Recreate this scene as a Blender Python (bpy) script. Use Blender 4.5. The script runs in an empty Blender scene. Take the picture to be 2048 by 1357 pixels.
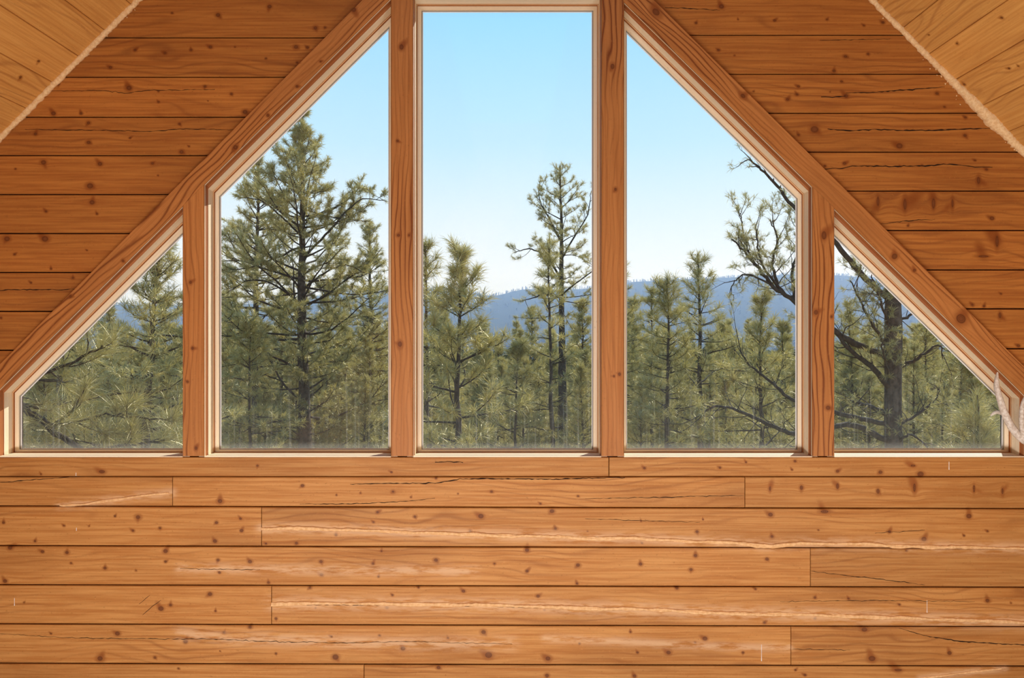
import bpy, math, random
import numpy as np
from mathutils import Vector

# ------------------------------------------------------------------ frame
K = 2.44e-3            # metres per photo pixel on the timber face plane (y = 0)
D = 3.5                # camera distance to that plane
EYE = 1.75
FPX = D / K            # focal length in pixels of the 2048 px wide photograph
C = bpy.context.scene.collection
rng = np.random.default_rng(7)

def at(px, py, y=0.0):
    s = K * (y + D) / D
    return np.array(((px - 1024) * s, y, EYE + (678 - py) * s))

# ------------------------------------------------------------------ mesh helpers
class MB:
    def __init__(self):
        self.v = []; self.f = {3: [], 4: []}; self.a = {}; self.n = 0; self.sm = False
    def add(self, v, f, **attrs):
        v = np.asarray(v, float).reshape(-1, 3); f = np.asarray(f, int)
        self.v.append(v); self.f[f.shape[1]].append(f + self.n)
        for k, x in attrs.items():
            self.a.setdefault(k, []).append((self.n, np.asarray(x, float)))
        self.n += len(v)
    def mesh(self, name, mat=None, smooth=False):
        me = bpy.data.meshes.new(name)
        V = np.concatenate(self.v) if self.v else np.zeros((0, 3))
        loops, starts, tot = [], [], 0
        for k in (3, 4):
            for f in self.f[k]:
                loops.append(f.ravel()); starts.append(tot + k * np.arange(len(f))); tot += f.size
        L = np.concatenate(loops); S = np.concatenate(starts)
        me.vertices.add(len(V)); me.vertices.foreach_set('co', V.astype(np.float32).ravel())
        me.loops.add(len(L)); me.loops.foreach_set('vertex_index', L.astype(np.int32))
        me.polygons.add(len(S)); me.polygons.foreach_set('loop_start', S.astype(np.int32))
        me.update(calc_edges=True)
        me.polygons.foreach_set('use_smooth', np.full(len(S), bool(smooth)))
        for k, parts in self.a.items():
            dim = 3 if parts[0][1].ndim == 2 else 1
            A = np.zeros((len(V), dim), np.float32)
            if k in ('kd', 'kf'): A[:] = 9.0
            for s, x in parts: A[s:s + len(x)] = x.reshape(len(x), dim)
            at_ = me.attributes.new(k, 'FLOAT_VECTOR' if dim == 3 else 'FLOAT', 'POINT')
            at_.data.foreach_set('vector' if dim == 3 else 'value', A.ravel())
        if mat: me.materials.append(mat)
        me.validate()
        return me
    def build(self, name, mat=None, parent=None, smooth=False, loc=None):
        o = bpy.data.objects.new(name, self.mesh(name, mat, smooth)); C.objects.link(o)
        if parent is not None: o.parent = parent
        if loc is not None: o.location = loc
        return o

def tube(mb, pts, rad, n=7, jitter=0.0, cap=True):
    P = np.asarray(pts, float); R = np.asarray(rad, float); m = len(P)
    T = np.gradient(P, axis=0); T /= np.linalg.norm(T, axis=1)[:, None] + 1e-12
    ref = np.array((0.31, 0.52, 0.8)); ref = ref if abs(T[0] @ ref) < .95 else np.array((1., 0, 0))
    A = np.cross(T, ref); A /= np.linalg.norm(A, axis=1)[:, None] + 1e-12
    B = np.cross(T, A)
    th = np.arange(n) * 2 * math.pi / n
    rr = R[:, None] * (1 + jitter * (rng.random((m, n)) - .5))
    V = P[:, None, :] + rr[..., None] * (np.cos(th)[None, :, None] * A[:, None] + np.sin(th)[None, :, None] * B[:, None])
    i = np.arange(m - 1)[:, None] * n; j = np.arange(n)[None, :]; k = (j + 1) % n
    F = np.stack((i + j, i + k, i + n + k, i + n + j), -1).reshape(-1, 4)
    mb.add(V, F)
    if cap:
        for e, idx in ((0, 0), (1, m - 1)):
            ring = V[idx]; c = P[idx]
            f = [(0, 1 + (q + 1) % n, 1 + q) if e == 0 else (0, 1 + q, 1 + (q + 1) % n) for q in range(n)]
            mb.add(np.vstack((c, ring)), f)

def tag(o, label=None, cat=None, group=None, kind=None):
    if label: o['label'] = label
    if cat: o['category'] = cat
    if group: o['group'] = group
    if kind: o['kind'] = kind
    return o

def empty(name, loc=(0, 0, 0), rz=0):
    o = bpy.data.objects.new(name, None); C.objects.link(o)
    o.location = tuple(loc); o.rotation_euler = (0, 0, rz); o.empty_display_size = .1
    return o

# ------------------------------------------------------------------ materials
class NT:
    def __init__(self, name):
        self.m = bpy.data.materials.new(name); self.m.use_nodes = True
        self.t = self.m.node_tree; self.t.nodes.clear()
        self.out = self.t.nodes.new('ShaderNodeOutputMaterial')
    def n(self, kind, **kw):
        nd = self.t.nodes.new('ShaderNode' + kind)
        for k, v in kw.items(): setattr(nd, k, v)
        return nd
    def set(self, sock, v):
        if isinstance(v, bpy.types.NodeSocket): self.t.links.new(v, sock)
        elif isinstance(v, (tuple, list)) and sock.type == 'RGBA' and len(v) == 3: sock.default_value = (*v, 1)
        else: sock.default_value = v
    def math(self, op, a, b=0.0, c=None, clamp=False):
        nd = self.n('Math', operation=op, use_clamp=clamp); self.set(nd.inputs[0], a); self.set(nd.inputs[1], b)
        if c is not None: self.set(nd.inputs[2], c)
        return nd.outputs[0]
    def mix(self, f, a, b, mode='MIX'):
        nd = self.n('Mix', data_type='RGBA', blend_type=mode, clamp_factor=True)
        self.set(nd.inputs[0], f); self.set(nd.inputs[6], a); self.set(nd.inputs[7], b)
        return nd.outputs[2]
    def vec(self, x, y, z):
        nd = self.n('CombineXYZ'); self.set(nd.inputs[0], x); self.set(nd.inputs[1], y); self.set(nd.inputs[2], z)
        return nd.outputs[0]
    def noise(self, vec, scale=1., detail=2., rough=.5):
        nd = self.n('TexNoise'); self.t.links.new(vec, nd.inputs['Vector'])
        nd.inputs['Scale'].default_value = scale; nd.inputs['Detail'].default_value = detail; nd.inputs['Roughness'].default_value = rough
        return nd.outputs[0]
    def step(self, x, a, b, lo=0., hi=1.):
        nd = self.n('MapRange', interpolation_type='SMOOTHSTEP'); self.set(nd.inputs[0], x)
        for i, q in enumerate((a, b, lo, hi)): nd.inputs[i + 1].default_value = q
        return nd.outputs[0]
    def attr(self, name, out='Fac'):
        nd = self.n('Attribute', attribute_name=name); return nd.outputs[out]
    def mixs(self, f, a, b):
        nd = self.n('MixShader'); self.set(nd.inputs[0], f); self.set(nd.inputs[1], a); self.set(nd.inputs[2], b); return nd.outputs[0]
    def surf(self, s): self.t.links.new(s, self.out.inputs['Surface']); return self.m

def wood(name, light, dark, line, ring=26., ring_amt=.6, rough=.5, blotch=.45, streak=1.0):
    t = NT(name)
    sp = t.n('SeparateXYZ'); t.t.links.new(t.attr('guv', 'Vector'), sp.inputs[0])
    u, v, s = sp.outputs
    M = t.math
    z = M('MULTIPLY', s, 7.3)
    F = t.noise(t.vec(M('MULTIPLY', u, 2.2), M('MULTIPLY', v, 95.), z), 1, 4, .6)
    W = t.noise(t.vec(M('MULTIPLY', u, 1.3), M('MULTIPLY', v, 5.), M('ADD', z, 3.1)), 1, 2, .5)
    W2 = t.noise(t.vec(M('MULTIPLY', u, 9.), M('MULTIPLY', v, 14.), M('ADD', z, 5.1)), 1, 2, .5)
    rc = M('ADD', M('MULTIPLY', v, ring), M('MULTIPLY', W, 6.5))
    rc = M('ADD', rc, M('MULTIPLY', W2, .22))
    S = M('POWER', M('MULTIPLY_ADD', M('SINE', M('MULTIPLY', rc, 6.283)), .5, .5), 5.)
    G = t.step(t.noise(t.vec(M('MULTIPLY', u, .8), M('MULTIPLY', v, 3.5), M('ADD', z, 9.7)), 1, 2, .5), .42, .62)
    B = t.noise(t.vec(M('MULTIPLY', u, 4.), M('MULTIPLY', v, 11.), M('ADD', z, 1.7)), 1, 3, .6)
    B2 = t.noise(t.vec(M('MULTIPLY', u, 1.1), M('MULTIPLY', v, 2.5), M('ADD', z, 2.9)), 1, 2, .5)
    tone = t.attr('tone')
    col = t.mix(t.step(F, .3, .72), light, dark)
    col = t.mix(M('MULTIPLY', t.step(B, .52, .74), blotch), col, dark)
    col = t.mix(M('MULTIPLY', t.step(B2, .5, .7), blotch * .8), col, tuple(c * .62 for c in dark))
    col = t.mix(M('MULTIPLY', M('MULTIPLY', S, M('ADD', M('MULTIPLY', G, .8), .24)), ring_amt), col, line)
    sk = t.noise(t.vec(M('MULTIPLY', u, 60.), M('MULTIPLY', v, 110.), M('ADD', z, 4.4)), 1, 3, .7)
    col = t.mix(M('MULTIPLY', t.step(sk, .62, .72), .5), col, tuple(c * .6 for c in dark))
    col = t.mix(M('MULTIPLY', t.step(sk, .40, .30), .22), col, tuple(min(1, c * 1.25) for c in light))
    hsv = t.n('HueSaturation'); t.set(hsv.inputs['Color'], col); t.set(hsv.inputs['Value'], M('ADD', tone, 1.0)); col = hsv.outputs[0]
    kd = t.attr('kd')
    kf = t.attr('kf')
    flare = M('MULTIPLY', t.step(M('ADD', kf, M('MULTIPLY', M('SUBTRACT', F, .5), .9)), 1.15, .25), .8)
    col = t.mix(flare, col, (dark[0] * .62, dark[1] * .46, dark[2] * .34))
    halo = M('MULTIPLY', t.step(M('ADD', kd, M('MULTIPLY', M('SUBTRACT', B, .5), 1.8)), 2.3, .9), .6)
    col = t.mix(halo, col, (dark[0] * .6, dark[1] * .46, dark[2] * .36))
    kr = M('MULTIPLY_ADD', M('SINE', M('MULTIPLY', kd, 19.)), .25, .75)
    kn = M('ADD', kd, M('MULTIPLY', M('SUBTRACT', W2, .5), .5))
    col = t.mix(M('MULTIPLY', t.step(kn, 1.1, .8), M('MULTIPLY', kr, .95)), col, (.105, .028, .007))
    col = t.mix(M('MULTIPLY', t.step(kn, .62, .25), .75), col, (.19, .06, .018))
    sm = t.attr('smear')
    smf = M('MULTIPLY', M('MULTIPLY', sm, t.step(t.noise(t.vec(M('MULTIPLY', u, 8.), M('MULTIPLY', v, 40.), z), 1, 4, .65), .36, .58)), .6)
    col = t.mix(smf, col, (.80, .54, .32))
    bs = t.n('BsdfPrincipled'); t.set(bs.inputs['Base Color'], col)
    t.set(bs.inputs['Roughness'], M('MULTIPLY_ADD', F, .2, rough)); bs.inputs['Specular IOR Level'].default_value = .3
    bp = t.n('Bump'); bp.inputs['Strength'].default_value = .25; bp.inputs['Distance'].default_value = .0012
    t.set(bp.inputs['Height'], M('ADD', F, M('MULTIPLY', S, -.3))); t.t.links.new(bp.outputs[0], bs.inputs['Normal'])
    return t.surf(bs.outputs[0])

def plain(name, col, rough=.7, var=0., scale=8., col2=None, bump=0.):
    t = NT(name); tc = t.n('TexCoord').outputs['Object']
    bs = t.n('BsdfPrincipled'); bs.inputs['Roughness'].default_value = rough; bs.inputs['Specular IOR Level'].default_value = .2
    if col2:
        f = t.noise(tc, scale, 4, .6); t.set(bs.inputs['Base Color'], t.mix(t.step(f, .35, .65), col, col2))
        if bump:
            bp = t.n('Bump'); bp.inputs['Strength'].default_value = .6; bp.inputs['Distance'].default_value = bump
            t.set(bp.inputs['Height'], f); t.t.links.new(bp.outputs[0], bs.inputs['Normal'])
    else: bs.inputs['Base Color'].default_value = (*col, 1)
    return t.surf(bs.outputs[0])

M_LOGU = wood('upper_stained_log_siding', (.50, .20, .042), (.34, .112, .021), (.20, .06, .014), 24., .5, .5)  # darker, redder colour for the upper wall planks
M_LOG = wood('stained_log_siding', (.60, .295, .088), (.44, .172, .038), (.25, .08, .016), 24., .5, .5)
M_TIM = wood('stained_timber', (.51, .212, .060), (.40, .150, .038), (.17, .042, .008), 40., .95, .45, blotch=.35)
M_CEIL = wood('ceiling_pine', (.74, .41, .12), (.62, .30, .075), (.40, .16, .04), 22., .5, .45, blotch=.25)
M_REVEAL = wood('reveal_stain', (.44, .165, .05), (.36, .12, .035), (.22, .06, .018), 30., .4, .5)
M_STOP = wood('stop_moulding', (.78, .52, .29), (.70, .43, .22), (.5, .26, .11), 30., .4, .5)
M_GASK = plain('grey_gasket', (.24, .23, .21), .7)
M_RAW = wood('raw_pine', (.91, .79, .60), (.86, .71, .49), (.75, .55, .33), 30., .3, .6, blotch=.15)
M_FLOOR = wood('floor_boards', (.50, .29, .13), (.38, .19, .075), (.22, .09, .03), 22., .4, .35)
M_DARK = plain('dark_gap', (.02, .009, .005), .9)
M_CAULK = plain('tan_caulk', (.88, .57, .29), .6, col2=(.76, .45, .20), scale=60., bump=.003)
M_FOAM = plain('tan_foam_filler', (.90, .66, .37), .9, col2=(.78, .51, .25), scale=90., bump=.006)
M_PAINT = plain('white_paint', (.85, .82, .78), .6)
M_SEAL = plain('pale_window_seal', (.82, .82, .82), .5)
M_BARK = plain('pine_bark', (.11, .085, .065), .9, col2=(.045, .034, .027), scale=14., bump=.03)
M_TWIG = plain('pine_twig', (.055, .045, .036), .9, col2=(.028, .023, .02), scale=20.)
M_ANT = plain('antler', (.76, .71, .64), .45, col2=(.54, .46, .38), scale=90., bump=.002)
M_ANTTIP = plain('antler_tip', (.8, .72, .62), .4)
M_PLAQUE = plain('walnut_plaque', (.16, .07, .03), .4, col2=(.1, .04, .02), scale=20.)

def needle_mat(name, a, b, c):
    t = NT(name)
    ge = t.n('NewGeometry'); oi = t.n('ObjectInfo')
    f = t.noise(ge.outputs['Position'], 1.7, 3, .6)
    f2 = t.math('ADD', f, t.math('MULTIPLY', t.math('SUBTRACT', oi.outputs['Random'], .5), .25))
    col = t.mix(t.step(f2, .3, .7), a, b)
    rnd = t.attr('nv')
    col = t.mix(t.math('MULTIPLY', rnd, .5), col, c)
    di = t.n('BsdfDiffuse'); t.set(di.inputs[0], col)
    tr = t.n('BsdfTranslucent'); t.set(tr.inputs[0], col)
    gl = t.n('BsdfGlossy'); gl.inputs['Roughness'].default_value = .42; gl.inputs[0].default_value = (.95, .88, .66, 1)
    s = t.mixs(.42, di.outputs[0], tr.outputs[0]); s = t.mixs(.15, s, gl.outputs[0])
    return t.surf(s)
M_NEED = needle_mat('pine_needles', (.30, .255, .05), (.47, .385, .095), (.70, .59, .31))
M_NEED2 = needle_mat('old_pine_needles', (.27, .24, .055), (.42, .36, .10), (.64, .55, .28))

# ------------------------------------------------------------------ knots, cracks, caulk (photo pixels)
KN = """436,29,8 539,12,8 344,25,4 631,55,7 650,54,4 270,99,5 330,105,5 382,99,5 421,93,6 221,134,6 532,116,4 470,93,3 592,93,7 615,94,5 594,124,4
258,175,9 410,172,5 463,187,5 317,203,4 317,182,3 416,201,2 117,167,5 107,226,8 162,226,5 490,223,8 177,245,6 71,267,6 177,284,7 260,275,4 359,247,5
378,292,3 363,303,7 87,324,9 200,327,8 305,326,5 180,371,11 184,404,9 92,422,5 194,427,4 31,337,3 316,350,3 14,477,10 90,477,11 29,508,4 174,500,3
146,555,5 62,565,4 102,537,4 2,635,4
1443,12,8 1392,45,5 1549,40,5 1476,38,3 1654,38,4 1766,44,6 1728,50,4 1437,99,5 1691,112,6 1736,107,5 1668,141,6 1469,110,3 1597,172,5 1594,188,5
1575,198,6 1692,191,8 1507,182,3 1660,183,3 1683,162,5 1874,186,6 1889,213,4 1629,258,13 1597,269,5 1931,234,5 1930,270,7 1799,291,11 1689,326,6
1650,331,4 1801,332,3 1844,330,4 1950,320,4 1973,338,5 1957,360,6,14 1984,436,8 1994,482,6,22 1756,402,5,20 1810,408,6,22 1867,406,6,20 1905,406,4,18
1967,512,20,4 1816,451,4 2002,587,4 1945,609,5 1968,612,5 2000,630,5,11 2037,691,6
204,943,9,5 82,948,3 515,931,4 783,944,4 605,971,6 440,1002,8 786,983,5 721,986,3 822,994,3 916,987,3 983,983,5 673,990,3 872,956,4
7,1045,5 128,1051,4 178,1052,3 230,1032,4 276,1034,8 266,1061,5 320,1056,5 433,1045,6 481,1037,5 483,1061,6 70,1082,5 430,1082,7 532,1087,4 593,1086,6
672,1069,5 747,1044,4 830,1033,5 962,1032,9 940,1062,5 755,1024,5 20,1095,8 85,1103,6 134,1105,7 142,1126,4 210,1136,6 272,1141,3 331,1102,8 331,1123,5
436,1120,6 500,1123,7 439,1145,5 642,1123,6 643,1149,6 746,1127,5 763,1102,4 872,1120,7 989,1127,4 757,1153,4 10,1162,8 537,1165,5
48,1205,3 420,1188,8 322,1217,9 341,1210,6 431,1222,4 620,1175,5 785,1190,4 927,1182,6 631,1216,3 774,1215,5 552,1237,5 837,1175,4
102,1267,4 235,1267,8 371,1283,7 448,1265,5 500,1254,6 440,1302,3 552,1307,4 200,1317,10 663,1273,4 759,1271,4 896,1276,4 806,1297,8 671,1314,10
967,1264,8 977,1310,12 310,1315,5 877,1335,7 357,1337,4
1289,936,4 1440,935,4 1590,922,4 1584,939,3 1675,942,5 1761,944,6 1826,931,8,3 1492,924,3 1081,1007,4 1156,992,4 1603,975,6,8 1675,972,5,10 1756,982,6,9
1829,975,5,16 1841,948,9 1948,977,4,14 2005,982,4,12 1540,977,3,10 1104,1022,8 1111,1057,6 1175,1062,3 1282,1042,3 1394,1063,6 1406,1039,3 1541,1029,8
1544,1073,6 1649,1023,15,6 1637,1060,3 1779,1063,6 1938,1032,9 1848,1078,9 1928,1071,4 1975,1062,4 1284,1086,4
1054,1100,7 1054,1142,6 1156,1130,7 1154,1167,5 1281,1128,6 1391,1111,6 1382,1139,6 1534,1118,6 1813,1101,4 1076,1192,6 1354,1176,6 1511,1178,4
1630,1195,5 1697,1197,4 1799,1209,4 1975,1201,7 2022,1206,3 1630,1237,4 1529,1245,5 1089,1220,3 1261,1264,4 1410,1277,8 1337,1305,8 1275,1305,5
1096,1317,9 1390,1285,4 1159,1287,4 1486,1305,5 1729,1259,10,7 1744,1317,12,9 1899,1306,8 1094,1351,7 1269,1352,6 1591,1340,4 1610,1350,5 1796,1340,14,4"""
KNOTS = []
for w in KN.split():
    q = [float(x) for x in w.split(',')]
    KNOTS.append((q[0], q[1], q[2], q[3] if len(q) > 3 else q[2] * .85))
TKNOTS = [(707, 18, 8, 7), (641, 122, 3, 3), (594, 172, 4, 4), (536, 230, 5, 5), (471, 294, 7, 7), (246, 521, 4, 4), (141, 592, 4, 4),
          (381, 564, 4, 5), (385, 696, 4, 5), (375, 763, 4, 4), (392, 896, 4, 5), (803, 93, 6, 8), (795, 281, 4, 4), (797, 470, 5, 4), (818, 470, 3, 4), (800, 688, 6, 8),
          (1225, 132, 6, 8), (1231, 378, 4, 5), (1239, 748, 4, 5), (1228, 752, 3, 4), (1656, 815, 6, 6), (1663, 633, 3, 4), (1632, 624, 6, 7), (1648, 470, 7, 12),
          (1312, 23, 9, 12), (1486, 191, 6, 8), (1789, 512, 8, 7), (1829, 540, 5, 4), (1922, 637, 13, 15)]
CAULK = [[(523, 1057), (610, 1057), (700, 1060), (860, 1066), (1024, 1071), (1130, 1073), (1200, 1077), (1270, 1075), (1380, 1083), (1480, 1086), (1520, 1091), (1545, 1093), (1600, 1087), (1740, 1088), (1800, 1092), (1880, 1094), (2100, 1097)],
         [(543, 1208), (640, 1207), (760, 1208), (900, 1209), (1024, 1211), (1150, 1216), (1300, 1219), (1450, 1226), (1560, 1228), (1680, 1231), (1800, 1236), (1930, 1241), (2100, 1247)],
         [(120, 1010), (170, 1008), (215, 1001), (270, 993), (345, 985)],
         [(1840, 1357), (1900, 1349), (1950, 1343), (2010, 1337)]]
CAULK_R = [4.4, 4.6, 3.0, 2.6]
SMEARS = CAULK + [[(360, 1137), (430, 1137), (700, 1141), (820, 1141), (950, 1142)], [(360, 1268), (480, 1278), (620, 1281), (780, 1286), (1024, 1287)],
                  [(1090, 1277), (1250, 1283), (1400, 1292), (1580, 1296)]]
SMEAR_R = [11, 14, 9, 7, 10, 13, 8]
CRACKS = [([(1642, 193), (1665, 194), (1692, 191)], 2), ([(1692, 185), (1740, 184), (1800, 180), (1850, 176), (1890, 173)], 2.2),
          ([(1655, 257), (1700, 261), (1750, 258), (1800, 260), (1870, 260), (1910, 258), (1990, 255)], 2.8),
          ([(1646, 337), (1685, 336), (1705, 331), (1790, 332), (1850, 331), (1900, 327), (1950, 333), (1985, 334)], 2.4),
          ([(1760, 447), (1800, 443), (1830, 440), (1870, 438)], 1.6), ([(1330, 14), (1400, 17), (1440, 20)], 1.5), ([(1640, 80), (1690, 79), (1780, 77)], 1.3),
          ([(98, 181), (200, 180), (255, 186), (290, 180), (430, 178)], 1.4), ([(50, 258), (200, 260), (300, 262), (360, 257), (470, 259)], 1.4),
          ([(-40, 580), (60, 579), (110, 579), (155, 577)], 1.8), ([(-40, 968), (0, 965), (60, 960), (110, 956), (170, 951)], 1.5),
          ([(600, 1008), (720, 1007), (830, 1001), (870, 996)], 1.4), ([(700, 968), (800, 966), (870, 966), (920, 958), (980, 957), (1100, 958), (1250, 955)], 2.2),
          ([(1170, 997), (1300, 995), (1400, 992), (1488, 991)], 1.4), ([(1622, 1142), (1660, 1147), (1760, 1158), (1850, 1170)], 1.3),
          ([(-40, 1265), (60, 1271), (120, 1275), (300, 1278), (420, 1278), (540, 1283), (700, 1286), (800, 1283), (1024, 1288)], 1.2),
          ([(1798, 1256), (1820, 1263), (1860, 1273), (1920, 1283), (2100, 1293)], 2.0), ([(1584, 1298), (1700, 1300)], 1.1),
          ([(870, 924), (895, 923), (926, 925)], 2.6), ([(360, 1137), (410, 1138), (520, 1139)], 1.2), ([(285, 1230), (305, 1212), (322, 1200)], 1.4), ([(278, 1208), (300, 1190)], 1.2),
          ([(540, 1210), (700, 1210), (900, 1211), (1100, 1217)], 1.0), ([(1170, 1037), (1300, 1042), (1400, 1044)], 1.0), ([(1750, 1066), (1850, 1060)], 1.0), ([(1560, 1203), (1760, 1201), (1950, 1203)], 1.0)]

# ------------------------------------------------------------------ wooden boards as fine grids carrying a grain field
CELL = .0055
def seg_dist(px, pz, line, y):
    P = [at(a, b, y) for a, b in line]; best = np.full(px.shape, 9.)
    for a, b in zip(P[:-1], P[1:]):
        ax, az, bx, bz = a[0], a[2], b[0], b[2]; L2 = (bx - ax) ** 2 + (bz - az) ** 2 + 1e-12
        t = np.clip(((px - ax) * (bx - ax) + (pz - az) * (bz - az)) / L2, 0, 1)
        best = np.minimum(best, np.hypot(px - ax - t * (bx - ax), pz - az - t * (bz - az)))
    return best

def grain(P, gd, pd, o, knots, seed):
    """P (...,3) points, gd grain dir, pd across dir; knots as world (point, ru, rv)."""
    u = (P - o) @ gd; v = (P - o) @ pd; vw = v.copy(); kd = np.full(u.shape, 9.); kf = np.full(u.shape, 9.)
    for kp, ru, rv in knots:
        du = u - (kp - o) @ gd; dv = v - (kp - o) @ pd
        r2 = (du / (ru * 2.2)) ** 2 + (dv / rv) ** 2
        m = r2 < 60
        if not m.any(): continue
        vw[m] -= (dv[m] * 1.3 / (r2[m] + .8)) * np.exp(-r2[m] / 14)
        kd[m] = np.minimum(kd[m], np.sqrt((du[m] / ru) ** 2 + (dv[m] / rv) ** 2))
        h = abs(math.sin(kp[0] * 127.1 + kp[2] * 311.7)); an = .5 + h * 2.2; g = abs(math.sin(kp[0] * 71.3 + kp[2] * 91.7)); rm = max(ru, rv)
        ca, sa = math.cos(an), math.sin(an); du2 = du - ca * rm * 1.1 * (1 if g > .45 else -1); dv2 = dv - sa * rm * 1.1 * (1 if g > .45 else -1)
        e = np.sqrt(((du2 * ca + dv2 * sa) / (rm * 2.6)) ** 2 + ((-du2 * sa + dv2 * ca) / (rm * 1.25)) ** 2) + .5 * (1 - g)
        m = e < 2; kf[m] = np.minimum(kf[m], e[m])
    return np.stack((u, vw, np.full(u.shape, seed)), -1), kd, kf

def board(mb, TL, TR, BR, BL, y, knots=(), seed=None, along='s', tone=None, cham=.0035, back=.03, ends=True, smears=False, kscale=.62, endcham=.001, world=False, cell=CELL, nrm=(0, 1, 0)):
    c = [np.array(q, float) if world else at(*q, y) for q in (TL, TR, BR, BL)]
    w = max(np.linalg.norm(c[1] - c[0]), np.linalg.norm(c[2] - c[3])); h = max(np.linalg.norm(c[3] - c[0]), np.linalg.norm(c[2] - c[1]))
    def axis(L, ch, on=True):
        n = max(2, int(L / cell)); e = min(.3, ch / L)
        t = np.linspace(e, 1 - e, n) if on else np.linspace(0, 1, n)
        d = np.zeros(n)
        t = np.concatenate(([0, 0], t, [1, 1])); d = np.concatenate(([back, ch * 1.1], d, [ch * 1.1, back]))
        return t, d
    cs, ct = (endcham, cham) if along == 's' else (cham, endcham)
    s, ds = axis(w, cs); t, dt = axis(h, ct)
    S, T = np.meshgrid(s, t)
    P = (c[0] * (1 - S)[..., None] + c[1] * S[..., None]) * (1 - T)[..., None] + (c[3] * (1 - S)[..., None] + c[2] * S[..., None]) * T[..., None]
    off = np.maximum(ds[None, :], dt[:, None])
    gd = (c[1] + c[2] - c[0] - c[3]) if along == 's' else (c[2] + c[3] - c[0] - c[1])
    gd = gd / np.linalg.norm(gd); nv = np.array(nrm, float); pd = np.cross(gd, nv); pd /= np.linalg.norm(pd)
    if seed is None: seed = rng.random() * 50
    wk = []
    lo, hi = P.reshape(-1, 3).min(0) - .04, P.reshape(-1, 3).max(0) + .04
    for k in knots:
        if world: wk.append(k); continue
        kp = at(k[0], k[1], y)
        if (kp >= lo).all() and (kp <= hi).all():
            sc = K * kscale
            horiz = abs(gd[0]) > .9
            wk.append((kp, (k[2] if horiz else k[3]) * sc, (k[3] if horiz else k[2]) * sc))
    G, kd, kf = grain(P, gd, pd, np.zeros(3), wk, seed)
    if tone is None: tone = rng.normal(0, .06)
    sm = np.zeros(S.shape)
    if smears:
        for ln, r in zip(SMEARS, SMEAR_R):
            d = seg_dist(P[..., 0], P[..., 2], ln, y) / (r * K)
            sm = np.maximum(sm, np.exp(-d * d))
    V = P + off[..., None] * nv
    nr, nc = S.shape
    i = np.arange(nr - 1)[:, None] * nc + np.arange(nc - 1)[None, :]
    F = np.stack((i, i + nc, i + nc + 1, i + 1), -1).reshape(-1, 4)
    mb.add(V, F, guv=G.reshape(-1, 3), kd=kd.ravel(), kf=kf.ravel(), tone=np.full(S.size, tone), smear=sm.ravel())

def solid(mb, poly, y0, y1, seed=0., gd=(1, 0, 0)):
    """convex polygon of (x,z) points extruded from y0 to y1, with plain grain coordinates"""
    n = len(poly); A = np.array([(p[0], y0, p[1]) for p in poly]); B = np.array([(p[0], y1, p[1]) for p in poly])
    def put(V, f):
        V = np.array(V); G = np.stack((V @ np.array(gd, float), V[:, 2] + V[:, 1], np.full(len(V), seed)), -1)
        mb.add(V, f, guv=G, tone=np.zeros(len(V)), kd=np.full(len(V), 9.), kf=np.full(len(V), 9.), smear=np.zeros(len(V)))
    for P, fl in ((A, 0), (B, 1)):
        c = P.mean(0)
        for k in range(n):
            a, b = P[k], P[(k + 1) % n]; put([c, a, b], [[0, 2, 1] if fl == 0 else [0, 1, 2]])
    for k in range(n):
        j = (k + 1) % n; put([A[k], A[j], B[j], B[k]], [[0, 1, 2, 3]])

# ------------------------------------------------------------------ window openings (pixels on the timber plane)
Xl = lambda y: 776 - y            # lower edge of the left rake timber
def rr_lo(y): return 1246 + y * (802 / 788)     # lower edge of the right rake timber
def rr_hi(y): return 1310 + y * (738 / 731)
OPEN = [
    [(-5, 913), (365, 913), (365, Xl(0) - 365), (-5, 781)],
    [(408, 913), (782, 913), (782, Xl(0) - 782), (408, Xl(0) - 408)],
    [(826, 913), (1203, 913), (1203, -13), (826, -13)],
    [(1248, 913), (1625, 913), (1625, (1625 - 1246) * 788 / 802), (1248, (1248 - 1246) * 788 / 802)],
    [(1669, 913), (2052, 913), (2052, (2052 - 1246) * 788 / 802), (1669, (1669 - 1246) * 788 / 802)],
]
YP_UP = .035      # face of the upper log planks
YP_LO = .010      # face of the lower log planks
YG = .125         # glass

def inset(poly, offs):
    """poly: list of (x,z) counter-clockwise; offs: inset of the edge that starts at each corner"""
    n = len(poly); lines = []
    for k in range(n):
        a, b = np.array(poly[k]), np.array(poly[(k + 1) % n]); d = (b - a) / np.linalg.norm(b - a)
        nn = np.array((-d[1], d[0])); lines.append((a + nn * offs[k], d))
    out = []
    for k in range(n):
        (p, d), (q, e) = lines[k - 1], lines[k]
        M_ = np.array((d, -e)).T; s = np.linalg.solve(M_, q - p); out.append(p + d * s[0])
    return out

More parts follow.
